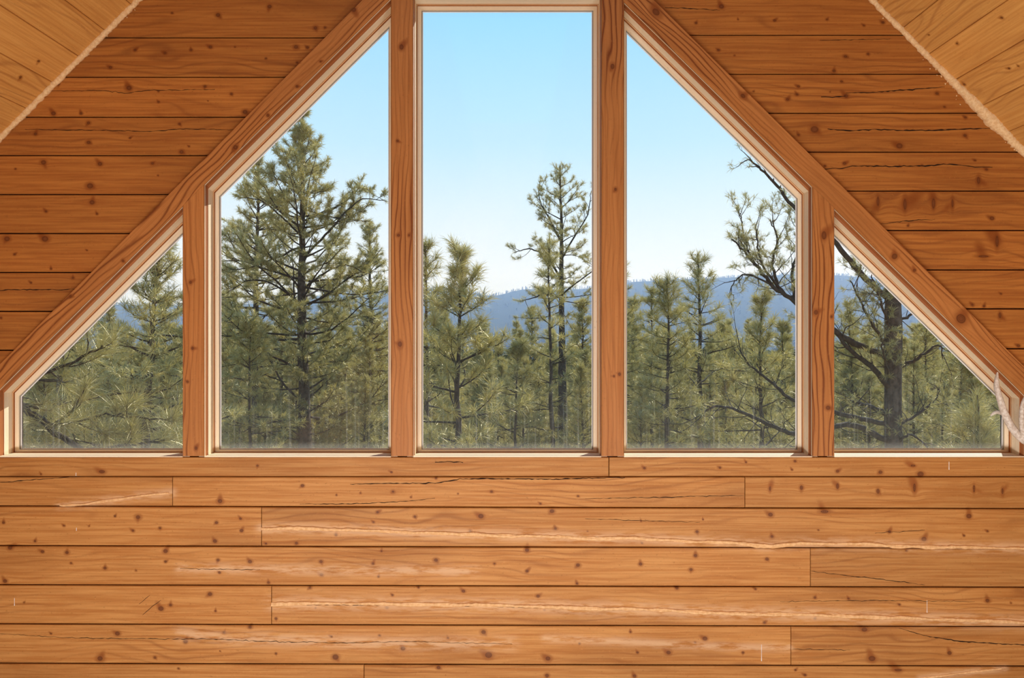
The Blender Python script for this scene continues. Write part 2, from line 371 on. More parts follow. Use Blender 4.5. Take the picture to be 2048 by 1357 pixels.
def ring(mb, polyA, yA, polyB, yB):
    n = len(polyA)
    for k in range(n):
        j = (k + 1) % n
        a0, a1 = np.array((polyA[k][0], yA, polyA[k][1])), np.array((polyA[j][0], yA, polyA[j][1]))
        b0, b1 = np.array((polyB[k][0], yB, polyB[k][1])), np.array((polyB[j][0], yB, polyB[j][1]))
        d = a1 - a0; L = np.linalg.norm(d); d /= L
        m = max(1, int(L / .05)); s = np.linspace(0, 1, m + 1)
        V = np.concatenate((a0 + (a1 - a0) * s[:, None], b0 + (b1 - b0) * s[:, None]))
        i = np.arange(m); F = np.stack((i, i + 1, i + m + 2, i + m + 1), -1)
        acr = np.concatenate((np.zeros(m + 1), np.full(m + 1, np.linalg.norm(b0 - a0)))) + yA + k * .3
        G = np.stack((V @ d, acr, np.full(len(V), k * 3.1 + yA * 40 + polyA[0][0])), -1)
        mb.add(V, F, guv=G, tone=np.zeros(len(V)), kd=np.full(len(V), 9.), kf=np.full(len(V), 9.), smear=np.zeros(len(V)))

# ------------------------------------------------------------------ glass
def glass_mat():
    t = NT('dusty_window_glass'); M = t.math
    tc = t.n('TexCoord').outputs['Object']; sp = t.n('SeparateXYZ'); t.t.links.new(tc, sp.inputs[0]); x, y, z = sp.outputs
    tr = t.n('BsdfTransparent'); tr.inputs[0].default_value = (.975, .985, .985, 1)
    gl = t.n('BsdfGlossy'); gl.inputs['Roughness'].default_value = .015
    fr = t.n('Fresnel'); fr.inputs['IOR'].default_value = 1.28
    s = t.mixs(fr.outputs[0], tr.outputs[0], gl.outputs[0])
    di = t.n('BsdfTranslucent'); di.inputs[0].default_value = (.75, .72, .66, 1)
    df = t.n('BsdfDiffuse'); df.inputs[0].default_value = (.7, .66, .6, 1)
    du = t.mixs(.4, di.outputs[0], df.outputs[0])
    st = t.step(t.noise(t.vec(M('MULTIPLY', x, 70.), y, M('MULTIPLY', z, 1.6)), 1, 3, .6), .5, .8)
    sp_ = t.step(t.noise(tc, 160., 3, .7), .66, .8)
    low = t.step(z, 1.75, 1.2)                       # dirt gathers towards the sill
    f = M('ADD', M('MULTIPLY', M('MULTIPLY', st, low), .07), M('MULTIPLY', M('MULTIPLY', sp_, low), .12))
    f = M('ADD', M('ADD', f, .006), M('MULTIPLY', low, .014))
    f = M('ADD', f, M('MULTIPLY', t.step(z, 1.235, 1.195), .08))
    return t.surf(t.mixs(f, s, du))
M_GLASS = glass_mat()

WN = ['narrow triangular window beside the left end of the wall', 'tall slanted window left of the middle one', 'tall rectangular middle window', 'tall slanted window right of the middle one', 'low triangular window with an antler in front of its right corner']
for i, op in enumerate(OPEN):
    poly = [(at(a, b)[0], at(a, b)[2]) for a, b in op]
    root = empty(f'window_{i+1}', ((poly[0][0] + poly[1][0]) / 2, 0, poly[0][1])); tag(root, WN[i], 'window', kind='structure')
    lo = np.array(root.location)
    slope = [False] * 4
    for k in range(4):
        a, b = op[k], op[(k + 1) % 4]; slope[k] = abs(a[0] - b[0]) > 5 and abs(a[1] - b[1]) > 5
    def off(base, bot, dia): return [bot if k == 0 else (dia if slope[k] else base) for k in range(4)]
    q0 = inset(poly, off(.0015, -.001, .004)); q1 = inset(poly, off(.003, .002, .012))
    q2 = inset(poly, off(.0078, .005, .018)); q3 = inset(poly, off(.0088, .006, .020)); q4 = inset(poly, off(.027, .016, .044)); q5 = inset(poly, off(.031, .019, .048))
    qo = inset(poly, [-.03] * 4); qs = inset(poly, off(.0006, -.0015, .0015))
    mb = MB(); ring(mb, qs, .014, qs, .040); ring(mb, qo, .014, qs, .014); ring(mb, qs, .040, q1, .042)
    o = mb.build('stained_reveal', M_REVEAL, root); o.location = -Vector(lo)
    mb = MB(); ring(mb, q1, .042, q1, .100); ring(mb, qo, .043, qo, .22)
    o = mb.build('jamb', M_RAW, root); o.location = -Vector(lo)
    qa = inset(poly, off(.0042, .0026, .0138))
    mb = MB(); ring(mb, qa, .099, q2, .099); ring(mb, q1, .101, qa, .101)
    o = mb.build('glazing_stop', M_STOP, root); o.location = -Vector(lo)
    mb = MB(); ring(mb, q1, .0985, qa, .0985); ring(mb, q2, .099, q2, .112); ring(mb, q2, .112, q3, .112)
    o = mb.build('stop_dark_bead', M_REVEAL, root); o.location = -Vector(lo)  # dark brown lines along both sides of the stop
    qe = inset(poly, off(.0012, -.001, .0022))
    mb = MB(); ring(mb, qe, .0045, qe, .0125); ring(mb, qo, .0125, qe, .0125)
    o = mb.build('edge_strip', M_RAW, root); o.location = -Vector(lo)
    mb = MB(); ring(mb, q3, .110, q4, .112); ring(mb, q4, .112, q4, YG - .004); ring(mb, q3, .110, qo, .2)
    o = mb.build('sash', M_RAW, root); o.location = -Vector(lo)
    mb = MB(); ring(mb, q4, YG - .004, q5, YG - .0035)
    o = mb.build('gasket', M_GASK, root); o.location = -Vector(lo)
    q6 = inset(poly, off(.0345, .0225, .0525))
    mb = MB(); ring(mb, q5, YG - .0032, q6, YG - .001)
    o = mb.build('glass_seal', M_SEAL, root); o.location = -Vector(lo)
    mb = MB(); solid(mb, q4, YG, YG + .005)
    o = mb.build('glass_pane', M_GLASS, root); o.location = -Vector(lo)
    # sill board: nosing just in front of the jamb
    x0, x1, zb = poly[0][0], poly[1][0], poly[0][1]
    mb = MB(); solid(mb, [(x0 + .001, zb - .003), (x1 - .001, zb - .003), (x1 - .001, zb + .001), (x0 + .001, zb + .001)], .002, .036, seed=i + 3)
    o = mb.build('sill', M_RAW, root); o.location = -Vector(lo)

# ------------------------------------------------------------------ the gable wall
wall = MB(); wlow = MB()
rowsL = [-84, -6, 74, 153, 233, 310, 388, 466, 544, 622, 700, 778]
rowsR = [-88, -10, 69, 147, 225, 303, 381, 460, 539, 617, 697, 776]
def g2(y): return y   # plank rows are measured on the plank face itself
for a, b in zip(rowsL[:-1], rowsL[1:]):
    a1, b1 = a + 1.1, b - 1.1
    xl = lambda y: max(275 - y - 26, -120)
    xr = lambda y: 752 - y
    if xr(b1) - xl(b1) < 5: continue
    board(wall, (xl(a1), a1), (xr(a1), a1), (xr(b1), b1), (xl(b1), b1), YP_UP, KNOTS, cham=.003)
for a, b in zip(rowsR[:-1], rowsR[1:]):
    a1, b1 = a + 1.1, b - 1.1
    xl = lambda y: 1284 + y * 1.014
    xr = lambda y: min(1745 + y + 26, 2180)
    board(wall, (xl(a1), a1), (xr(a1), a1), (xr(b1), b1), (xl(b1), b1), YP_UP, KNOTS, cham=.003)
# plank strip right of the low right window and the courses under the windows
for a, b in ((776, 850), (850, 913)):
    board(wall, (2096, a + 1), (2180, a + 1), (2180, b - 1), (2096, b - 1), YP_UP, (), cham=.003)
for a, b in ((700, 778), (778, 850), (850, 913)):
    board(wall, (-160, a + 1), (-42, a + 1), (-42, b - 1), (-160, b - 1), YP_UP, (), cham=.003)
rowsB = [(952.6, 952.8), (1012, 1017.5), (1091.5, 1097), (1169.8, 1175), (1248.3, 1254), (1327, 1333), (1405, 1411), (1430, 1434)]
joints = [(345, 1490), (523,), (1621,), (543,), (1582,), (728,), ()]
TONES = [(-.03, .02, -.07), (.02, -.04), (.03, -.13), (.05, .0), (.05, -.04), (.03, -.05), (0,)]
for r, (p, q) in enumerate(zip(rowsB[:-1], rowsB[1:])):
    yy = lambda pr, x: pr[0] + (pr[1] - pr[0]) * x / 2048
    xs = [-160] + list(joints[r]) + [2210]
    for k in range(len(xs) - 1):
        x0, x1 = xs[k] + (.6 if k else 0), xs[k + 1] - .6
        board(wlow, (x0, yy(p, x0) + 1.1), (x1, yy(p, x1) + 1.1), (x1, yy(q, x1) - 1.1), (x0, yy(q, x0) - 1.1), YP_LO, KNOTS, tone=TONES[r][k], smears=True, cham=.004, endcham=.0012)
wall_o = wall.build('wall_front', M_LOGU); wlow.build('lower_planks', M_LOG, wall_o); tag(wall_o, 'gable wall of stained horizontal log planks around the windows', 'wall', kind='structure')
# dark backing behind the plank joints (with the openings left free)
bk = MB()
def quadpx(pts, y0=.05, y1=.21): solid(bk, [(at(a, b)[0], at(a, b)[2]) for a, b in pts], y0, y1)
quadpx([(-1400, 1420), (-1400, 925), (3400, 925), (3400, 1420)][::-1])
quadpx([(-1400, 926), (-1400, 700), (-12, 776), (-12, 926)][::-1])
quadpx([(3400, 926), (2059, 926), (2059, 786), (3400, 700)][::-1])
quadpx([(-1400, 1420), (-30, 790), (790, -30), (800, -800)])
quadpx([(3400, 1420), (2085, 800), (1240, -30), (1240, -800)][::-1])
quadpx([(770, -800), (1260, -800), (1260, -24), (770, -24)][::-1])
bo = bk.build('backing', M_DARK, wall_o)

cm = MB()
for (ln, w) in CRACKS:
    P = []
    for (a, b), (c_, d_) in zip(ln[:-1], ln[1:]):
        n = max(2, int(abs(c_ - a) / 6))
        for q in np.linspace(0, 1, n, endpoint=False): P.append((a + (c_ - a) * q, b + (d_ - b) * q))
    P.append(ln[-1]); P = np.array(P, float); P[1:-1, 1] += rng.normal(0, .5, len(P) - 2)
    yface = YP_UP if P[:, 1].mean() < 900 else (-.0005 if P[:, 1].mean() < 948 else YP_LO)
    W = w * .42 * np.sin(np.linspace(.25, math.pi - .25, len(P))) ** .5 * (1 + .35 * rng.standard_normal(len(P))).clip(.4, 1.6)
    V = [at(a, b - ww, yface - .0006) for (a, b), ww in zip(P, W)] + [at(a, b + ww, yface - .0006) for (a, b), ww in zip(P, W)]
    n = len(P); i = np.arange(n - 1); cm.add(V, np.stack((i, i + n, i + n + 1, i + 1), -1))
cm.build('drying_crack', M_DARK, wall_o)
for ln, r in zip(CAULK, CAULK_R):
    mb = MB(); P = []
    for (a, b), (c_, d_) in zip(ln[:-1], ln[1:]):
        n = max(2, int(abs(c_ - a) / 7))
        for q in np.linspace(0, 1, n, endpoint=False): P.append((a + (c_ - a) * q, b + (d_ - b) * q))
    P = np.array(P); ph = rng.random(3) * 6
    for strand in range(2):
        Q = P.copy(); Q[:, 1] += (1 - strand * 2) * r * .35 * np.sin(Q[:, 0] / 33 + ph[0] + 1.5 * np.sin(Q[:, 0] / 71 + ph[1])) + rng.normal(0, .3, len(Q))
        pts = np.array([at(a, b, YP_LO - .0012) for a, b in Q])
        rad = r * K * (.55 + .25 * np.sin(Q[:, 0] / 47 + ph[2] + strand * 2) + .1 * rng.standard_normal(len(Q))).clip(.2, 1)
        tube(mb, pts, rad, 7)
    mb.build('caulk_bead', M_CAULK, wall_o, smooth=True)
# little white paint runs and flecks on the boards
pm = MB()
for a, b0, b1, w in ((1898, 923, 939, 1.3), (1523, 1289, 1322, 1.2), (29, 1196, 1211, 1.1), (1854, 1200, 1225, 1.0), (152, 945, 951, 1.2), (153, 1055, 1061, 1.2)):
    yf = -.0005 if b0 < 948 else YP_LO
    tube(pm, [at(a, b, yf) for b in np.linspace(b0, b1, 5)], [w * K * .4, w * K * .5, w * K * .35, w * K * .5, w * K * .8], 6)
pm.build('paint_run', M_PAINT, wall_o)

# ------------------------------------------------------------------ timbers (trim)
tn = [0]
def timber(corners, along, label, y=0., back=.05, tone=None, cham=.004, mat=None):
    tn[0] += 1
    mb = MB(); board(mb, *corners, y, TKNOTS + KNOTS, along=along, cham=cham, back=back, tone=tone, kscale=.75, endcham=.0015)
    o = mb.build(f'trim_{tn[0]}', mat or M_TIM); tag(o, label, 'timber', kind='structure'); return o
timber([(722 + 80, -80), (776 + 80, -80), (776 - 850, 850), (727 - 850, 850)], 't', 'long stained rake timber above the left windows', tone=.0)
timber([(rr_lo(-80), -80), (rr_hi(-80), -80), (rr_hi(860), 860), (rr_lo(860), 860)], 't', 'long stained rake timber above the right windows with a large oval knot', tone=.02)
timber([(365, 776 - 365 + 0), (408, 776 - 408), (408, 912), (365, 912)], 't', 'short stained post between the two left windows', y=.002, tone=.06)
timber([(782, -60), (826, -60), (826, 912), (782, 912)], 't', 'tall stained post left of the middle window', y=-.002, tone=.0)
timber([(1203, -60), (1248, -60), (1248, 912), (1203, 912)], 't', 'tall stained post right of the middle window', y=-.002, tone=-.02)
timber([(1625, (1625 - 1246) * 788 / 802), (1669, (1669 - 1246) * 788 / 802), (1669, 912), (1625, 912)], 't', 'short stained post between the two right windows with swirling grain', y=.002, tone=-.02)
timber([(-160, 914.5), (1217.3, 914.5), (1217.3, 952), (-160, 952)], 's', 'long stained beam under the left and middle windows', y=0., back=.055, cham=.002, tone=-.08, mat=M_LOG)
timber([(1218.7, 914.5), (2210, 914.5), (2210, 952), (1218.7, 952)], 's', 'stained beam under the right windows with row of knots', y=0., back=.055, cham=.002, tone=-.08, mat=M_LOG)
timber([(826, -70), (1203, -70), (1203, -13), (826, -13)], 's', 'stained header timber above the middle window', y=0.01, tone=0)

# ------------------------------------------------------------------ ceiling slopes, foam seams, rest of the room
YB = -9.0
apexL = at(275 + 735 - 0, -735, YP_UP)
def slope_pt(side, d, y):      # d: distance up the slope from the point the seam crosses the picture's edge row y=275/300
    base = at(0, 275, YP_UP) if side < 0 else at(2048, 303, YP_UP)
    return base + d / math.sqrt(2) * np.array((-side, 0, 1.)) + np.array((0, y - YP_UP, 0))
for side, name in ((-1, 'ceiling_left'), (1, 'ceiling_right')):
    mb = MB(); bw = 52 * math.sqrt(2) * K * 1.01
    nrm = np.array((side, 0, 1.)) / math.sqrt(2)
    first = -12; last = 15
    ph = (5 if side < 0 else (2048 - 2010)) * math.sqrt(2) * K
    for k in range(first, last):
        d0 = ph + k * bw + .0008; d1 = ph + (k + 1) * bw - .0008
        ins = 0 <= k < 6 or True
        wk = []
        if -2 <= k < 8:
            for _ in range(rng.integers(3, 8)):
                wk.append((slope_pt(side, d0 + (d1 - d0) * rng.uniform(.15, .85), rng.uniform(-1.6, 0)), rng.uniform(.005, .010), rng.uniform(.004, .008)))
        c = [slope_pt(side, d1, YP_UP + .01), slope_pt(side, d1, YB), slope_pt(side, d0, YB), slope_pt(side, d0, YP_UP + .01)]
        # only the part near the gable wall is finely gridded
        near = -2.0
        cn = [slope_pt(side, d1, YP_UP + .01), slope_pt(side, d1, near), slope_pt(side, d0, near), slope_pt(side, d0, YP_UP + .01)]
        cf = [slope_pt(side, d1, near), slope_pt(side, d1, YB), slope_pt(side, d0, YB), slope_pt(side, d0, near)]
        sd = rng.random() * 50; tn_ = rng.normal(0, .05)
        vis = -2 <= k < 9
        board(mb, *cn, 0, wk, seed=sd, tone=tn_, world=True, cham=.003, nrm=nrm, cell=.007 if vis else .2, back=.02, endcham=.0002)
        board(mb, *cf, 0, (), seed=sd, tone=tn_, world=True, cham=.003, nrm=nrm, cell=.3, back=.02, endcham=.0002)
    o = mb.build(name, M_CEIL); tag(o, f'sloping pine board ceiling on the {"left" if side < 0 else "right"} side', 'ceiling', kind='structure')
    mb = MB(); p0 = slope_pt(side, ph + first * bw, .25) + nrm * .021; p1 = slope_pt(side, ph + last * bw, .25) + nrm * .021
    dy = np.array((0, YB - .25, 0)); n3 = nrm * .05
    V = [p0, p1, p1 + dy, p0 + dy, p0 + n3, p1 + n3, p1 + dy + n3, p0 + dy + n3]
    mb.add(V, [(0, 1, 2, 3), (7, 6, 5, 4), (0, 4, 5, 1), (1, 5, 6, 2), (2, 6, 7, 3), (3, 7, 4, 0)])
    mb.build('roof_deck', M_DARK, o)
    # foam seam
    pts, rad = [], []
    L = 1.35
    for d in np.arange(-.25, L, .012):
        p = slope_pt(side, d, YP_UP - .008) - nrm * .006; wob = rng.normal(0, .0009, 3); wob[1] *= .4
        pts.append(p + wob); 
        wide = .014 if side < 0 else .014 + .016 * math.exp(-((d - .25) / .22) ** 2)
        rad.append(wide * rng.uniform(.85, 1.15))
    mb = MB(); tube(mb, pts, rad, 8, jitter=.22)
    if side > 0 or True:
        for _ in range(150 if side > 0 else 60):      # ragged smears of filler on the plank faces
            d = rng.normal(.28, .2) if side > 0 else rng.uniform(-.1, 1.1); q = slope_pt(side, d, YP_UP - .001) - np.array((side, 0, 0)) * rng.exponential(.012 if side > 0 else .005) - np.array((0, 0, rng.exponential(.006)))
            a = rng.uniform(.002, .006); n = 7; th = np.arange(n) * 2 * math.pi / n
            el = rng.uniform(.4, 1, n)
            V = np.vstack((q - (0, .003, 0), q + np.stack((np.cos(th) * a * el, np.zeros(n), np.sin(th) * a * el * 1.3), -1)))
            mb.add(V, [(0, 1 + k, 1 + (k + 1) % n) for k in range(n)])
    o = mb.build(f'trim_{10 if side < 0 else 11}', M_FOAM, smooth=True); tag(o, f'rough tan filler seam between the wall and the {"left" if side < 0 else "right"} ceiling slope', 'filler seam', kind='structure')

xw = 4.3
def shell(name, pts, mat, label):
    mb = MB(); V = np.array(pts, float); n = np.cross(V[1] - V[0], V[2] - V[0]); n /= np.linalg.norm(n)
    W = V - n * .08
    def put(P):
        P = np.array(P); e = P[1] - P[0]; e /= np.linalg.norm(e); f = np.cross(n, e)
        mb.add(P, [(0, 1, 2, 3)], guv=np.stack((P @ e, P @ f, np.full(4, 3.)), -1), tone=np.zeros(4), kd=np.full(4, 9.), kf=np.full(4, 9.), smear=np.zeros(4))
    put(V); put(W[::-1])
    for k in range(4): put([V[k], W[k], W[(k + 1) % 4], V[(k + 1) % 4]])
    o = mb.build(name, mat); tag(o, label, name.split('_')[0], kind='structure')
    return o
shell('floor', [(-6, YB, 0), (6, YB, 0), (6, .05, 0), (-6, .05, 0)], M_FLOOR, 'wooden floor of the loft room')
shell('wall_left', [(-xw, YB, -.05), (-xw, .05, -.05), (-xw, .05, 1.4), (-xw, YB, 1.4)][::-1], M_LOG, 'low log side wall on the left')
shell('wall_right', [(xw, YB, -.05), (xw, YB, 1.4), (xw, .05, 1.4), (xw, .05, -.05)][::-1], M_LOG, 'low log side wall on the right')
shell('wall_rear', [(-6, YB, -.05), (6, YB, -.05), (6, YB, 5.6), (-6, YB, 5.6)][::-1], M_LOG, 'log wall behind the camera')

# ------------------------------------------------------------------ mounted antlers at the right edge
ax, az = 2150, 842
aroot = empty('mounted_antlers', at(ax, az, YP_UP)); tag(aroot, 'pale brown antlers mounted on wall beside the right triangular window', 'antlers')
AL = np.array(aroot.location)
def arel(px, py, y): return at(px, py, y) - AL
mb = MB(); th = np.linspace(0, 2 * math.pi, 24, endpoint=False)
shield = [(.085 * math.copysign(abs(math.cos(t)) ** .8, math.cos(t)), .125 * math.sin(t) - .03 * (math.sin(t) < 0)) for t in th]
solid(mb, shield, -.022, -.001); mb.build('plaque', M_PLAQUE, aroot)
mb = MB(); tube(mb, [(0, -.02, .02), (0, -.045, .022), (0, -.07, .02), (0, -.085, .012)], [.05, .048, .038, .015], 12); mb.build('skull_cap', M_ANTTIP, aroot, smooth=True)
def smooth_path(pts, n=26):
    P = np.array(pts, float); t = np.linspace(0, len(P) - 1, n); out = []
    for x in t:
        i = min(int(x), len(P) - 2); f = x - i; p0, p1, p2, p3 = P[max(i - 1, 0)], P[i], P[i + 1], P[min(i + 2, len(P) - 1)]
        out.append(.5 * (2 * p1 + (p2 - p0) * f + (2 * p0 - 5 * p1 + 4 * p2 - p3) * f ** 2 + (3 * p1 - p0 - 3 * p2 + p3) * f ** 3))
    return np.array(out)
def tine(mb, path, r):
    P = smooth_path(path); n = len(P); tube(mb, P, np.interp(np.linspace(0, 1, n), np.linspace(0, 1, len(r)), r), 12, jitter=.04)
for sgn in (1, -1):
    mb = MB(); X = lambda px: px if sgn > 0 else 2 * ax - px
    tine(mb, [arel(X(2143), 845, -.03), arel(X(2125), 868, -.06), arel(X(2090), 890, -.08), arel(X(2056), 884, -.085), arel(X(2029), 862, -.085), arel(X(2011), 830, -.085), arel(X(1999), 795, -.08), arel(X(1993), 768, -.075), arel(X(1995), 744, -.07)],
         [.020, .021, .021, .020, .018, .0165, .0145, .012, .003])
    tine(mb, [arel(X(2062), 886, -.085), arel(X(2048), 868, -.10), arel(X(2043), 840, -.11), arel(X(2046), 806, -.115), arel(X(2060), 776, -.11)], [.014, .013, .011, .009, .002])
    tine(mb, [arel(X(2006), 826, -.075), arel(X(1994), 824, -.05), arel(X(1986), 827, -.035), arel(X(1981), 832, -.03)], [.011, .009, .007, .002])
    mb.build('antler', M_ANT, aroot, smooth=True)

# ------------------------------------------------------------------ terrain outside
def ridge_py(px):
    return np.interp(px, [-900, 0, 360, 560, 700, 770, 860, 930, 985, 1050, 1120, 1180, 1255, 1330, 1480, 1590, 1700, 1800, 2050, 3000],
                     [600, 600, 604, 598, 577, 577, 570, 575, 586, 572, 574, 570, 559, 555, 549, 542, 547, 550, 560, 575])
YR = 1500.
def ground_z(x, y):
    x = np.asarray(x, float); y = np.asarray(y, float)
    near = -2.3 - .085 * np.minimum(y, 90) - .25 * np.maximum(0, 1 - 0 * y) * 0
    near = near - .03 * np.clip(y - 90, 0, 200)
    px = 1024 + x / ((y + D) / FPX)
    px = np.where(y > 200, px, 1024)
    rz = EYE + (678 - ridge_py(px)) / FPX * (YR + D) - 9.
    f = np.clip((y - 650) / (YR - 650), 0, 1); f = f * f * (3 - 2 * f)
    return near + f * (rz - near)
yy = np.concatenate((np.linspace(.25, 60, 60), np.geomspace(62, 600, 50), np.linspace(620, 1560, 70), [1800, 2300]))
xx = np.linspace(-1, 1, 161)
Yg, Sg = np.meshgrid(yy, xx, indexing='ij'); Xg = Sg * (22 + Yg * 1.15)
Zg = ground_z(Xg, np.minimum(Yg, YR)) - np.clip(Yg - YR, 0, 900) * .15
Zg += (rng.random(Zg.shape) - .5) * np.clip(Yg, 0, 200) * .012 * (Yg < YR * .95)
mb = MB(); nr, nc = Xg.shape; i = np.arange(nr - 1)[:, None] * nc + np.arange(nc - 1)[None, :]
mb.add(np.stack((Xg, Yg, Zg), -1), np.stack((i, i + 1, i + nc + 1, i + nc), -1).reshape(-1, 4))
def ground_mat():
    t = NT('dry_forest_ground'); tc = t.n('TexCoord').outputs['Object']; sp = t.n('SeparateXYZ'); t.t.links.new(tc, sp.inputs[0])
    f = t.step(t.noise(tc, .35, 4, .6), .35, .65)
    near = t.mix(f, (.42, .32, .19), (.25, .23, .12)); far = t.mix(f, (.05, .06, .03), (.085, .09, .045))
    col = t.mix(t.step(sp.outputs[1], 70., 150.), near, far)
    bs = t.n('BsdfDiffuse'); t.set(bs.inputs[0], col); return t.surf(bs.outputs[0])
M_GROUND = ground_mat()
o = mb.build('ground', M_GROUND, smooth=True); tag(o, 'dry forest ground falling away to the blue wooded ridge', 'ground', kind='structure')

# far forest: small conical conifers, one mass
mb = MB(); n = 9000
yf = np.concatenate((rng.uniform(95, 500, 4500), rng.uniform(500, 1450, 3000), rng.uniform(1440, 1500, 1500))); xf = (rng.random(n) * 2 - 1) * (yf * .95 + 12)
hf = rng.uniform(6, 12, n) * np.where(yf > 900, .62, 1); rf = hf * rng.uniform(.16, .24, n); zf = ground_z(xf, yf) - .5
nb_ = 46
tq = rng.random((n, nb_)) ** .8; ang = rng.random((n, nb_)) * 6.283; rad_ = rf[:, None] * (1.08 - tq) * rng.uniform(.5, 1.15, (n, nb_))
cx_ = xf[:, None] + np.cos(ang) * rad_; cy_ = yf[:, None] + np.sin(ang) * rad_; cz_ = zf[:, None] + hf[:, None] * (.12 + .88 * tq)
sz = (hf[:, None] * .085 * rng.uniform(.6, 1.4, (n, nb_)))[..., None, None]
base_ = np.stack((cx_, cy_, cz_), -1)[:, :, None, :]
tri = base_ + rng.normal(0, 1, (n, nb_, 3, 3)) * np.array((1, 1, .65)) * sz
mb.add(tri.reshape(-1, 3), np.arange(n * nb_ * 3).reshape(-1, 3))
stemV = np.stack((np.stack((xf - hf * .012, yf, zf), -1), np.stack((xf + hf * .012, yf, zf), -1), np.stack((xf, yf, zf + hf * 1.03), -1)), 1)
mb.add(stemV.reshape(-1, 3), np.arange(n * 3).reshape(-1, 3))
M_FAR = plain('far_conifers', (.06, .07, .035), .95, col2=(.09, .10, .045), scale=.2)
o = mb.build('distant_forest', M_FAR); tag(o, 'distant conifer forest covering the valley and the ridge', 'forest', kind='stuff')

# blue air between here and the ridge
def haze_mat(dens, col):
    t = NT('valley_haze'); vs = t.n('VolumeScatter'); vs.inputs['Color'].default_value = (*col, 1); vs.inputs['Density'].default_value = dens
    vs.inputs['Anisotropy'].default_value = .2
    t.t.links.new(vs.outputs[0], t.out.inputs['Volume'])
    return t.m
HAZE = True
if HAZE:
    mb = MB(); x0, x1, y0, y1, z0, z1 = -2600, 2600, 110, 2500, -60, 135
    V = [(x0, y0, z0), (x1, y0, z0), (x1, y1, z0), (x0, y1, z0), (x0, y0, z1), (x1, y0, z1), (x1, y1, z1), (x0, y1, z1)]
    mb.add(V, [(0, 3, 2, 1), (4, 5, 6, 7), (0, 1, 5, 4), (1, 2, 6, 5), (2, 3, 7, 6), (3, 0, 4, 7)])
    o = mb.build('haze', haze_mat(.0009, (.30, .44, .82))); tag(o, 'blue haze lying over the valley before the ridge', 'haze', kind='stuff')

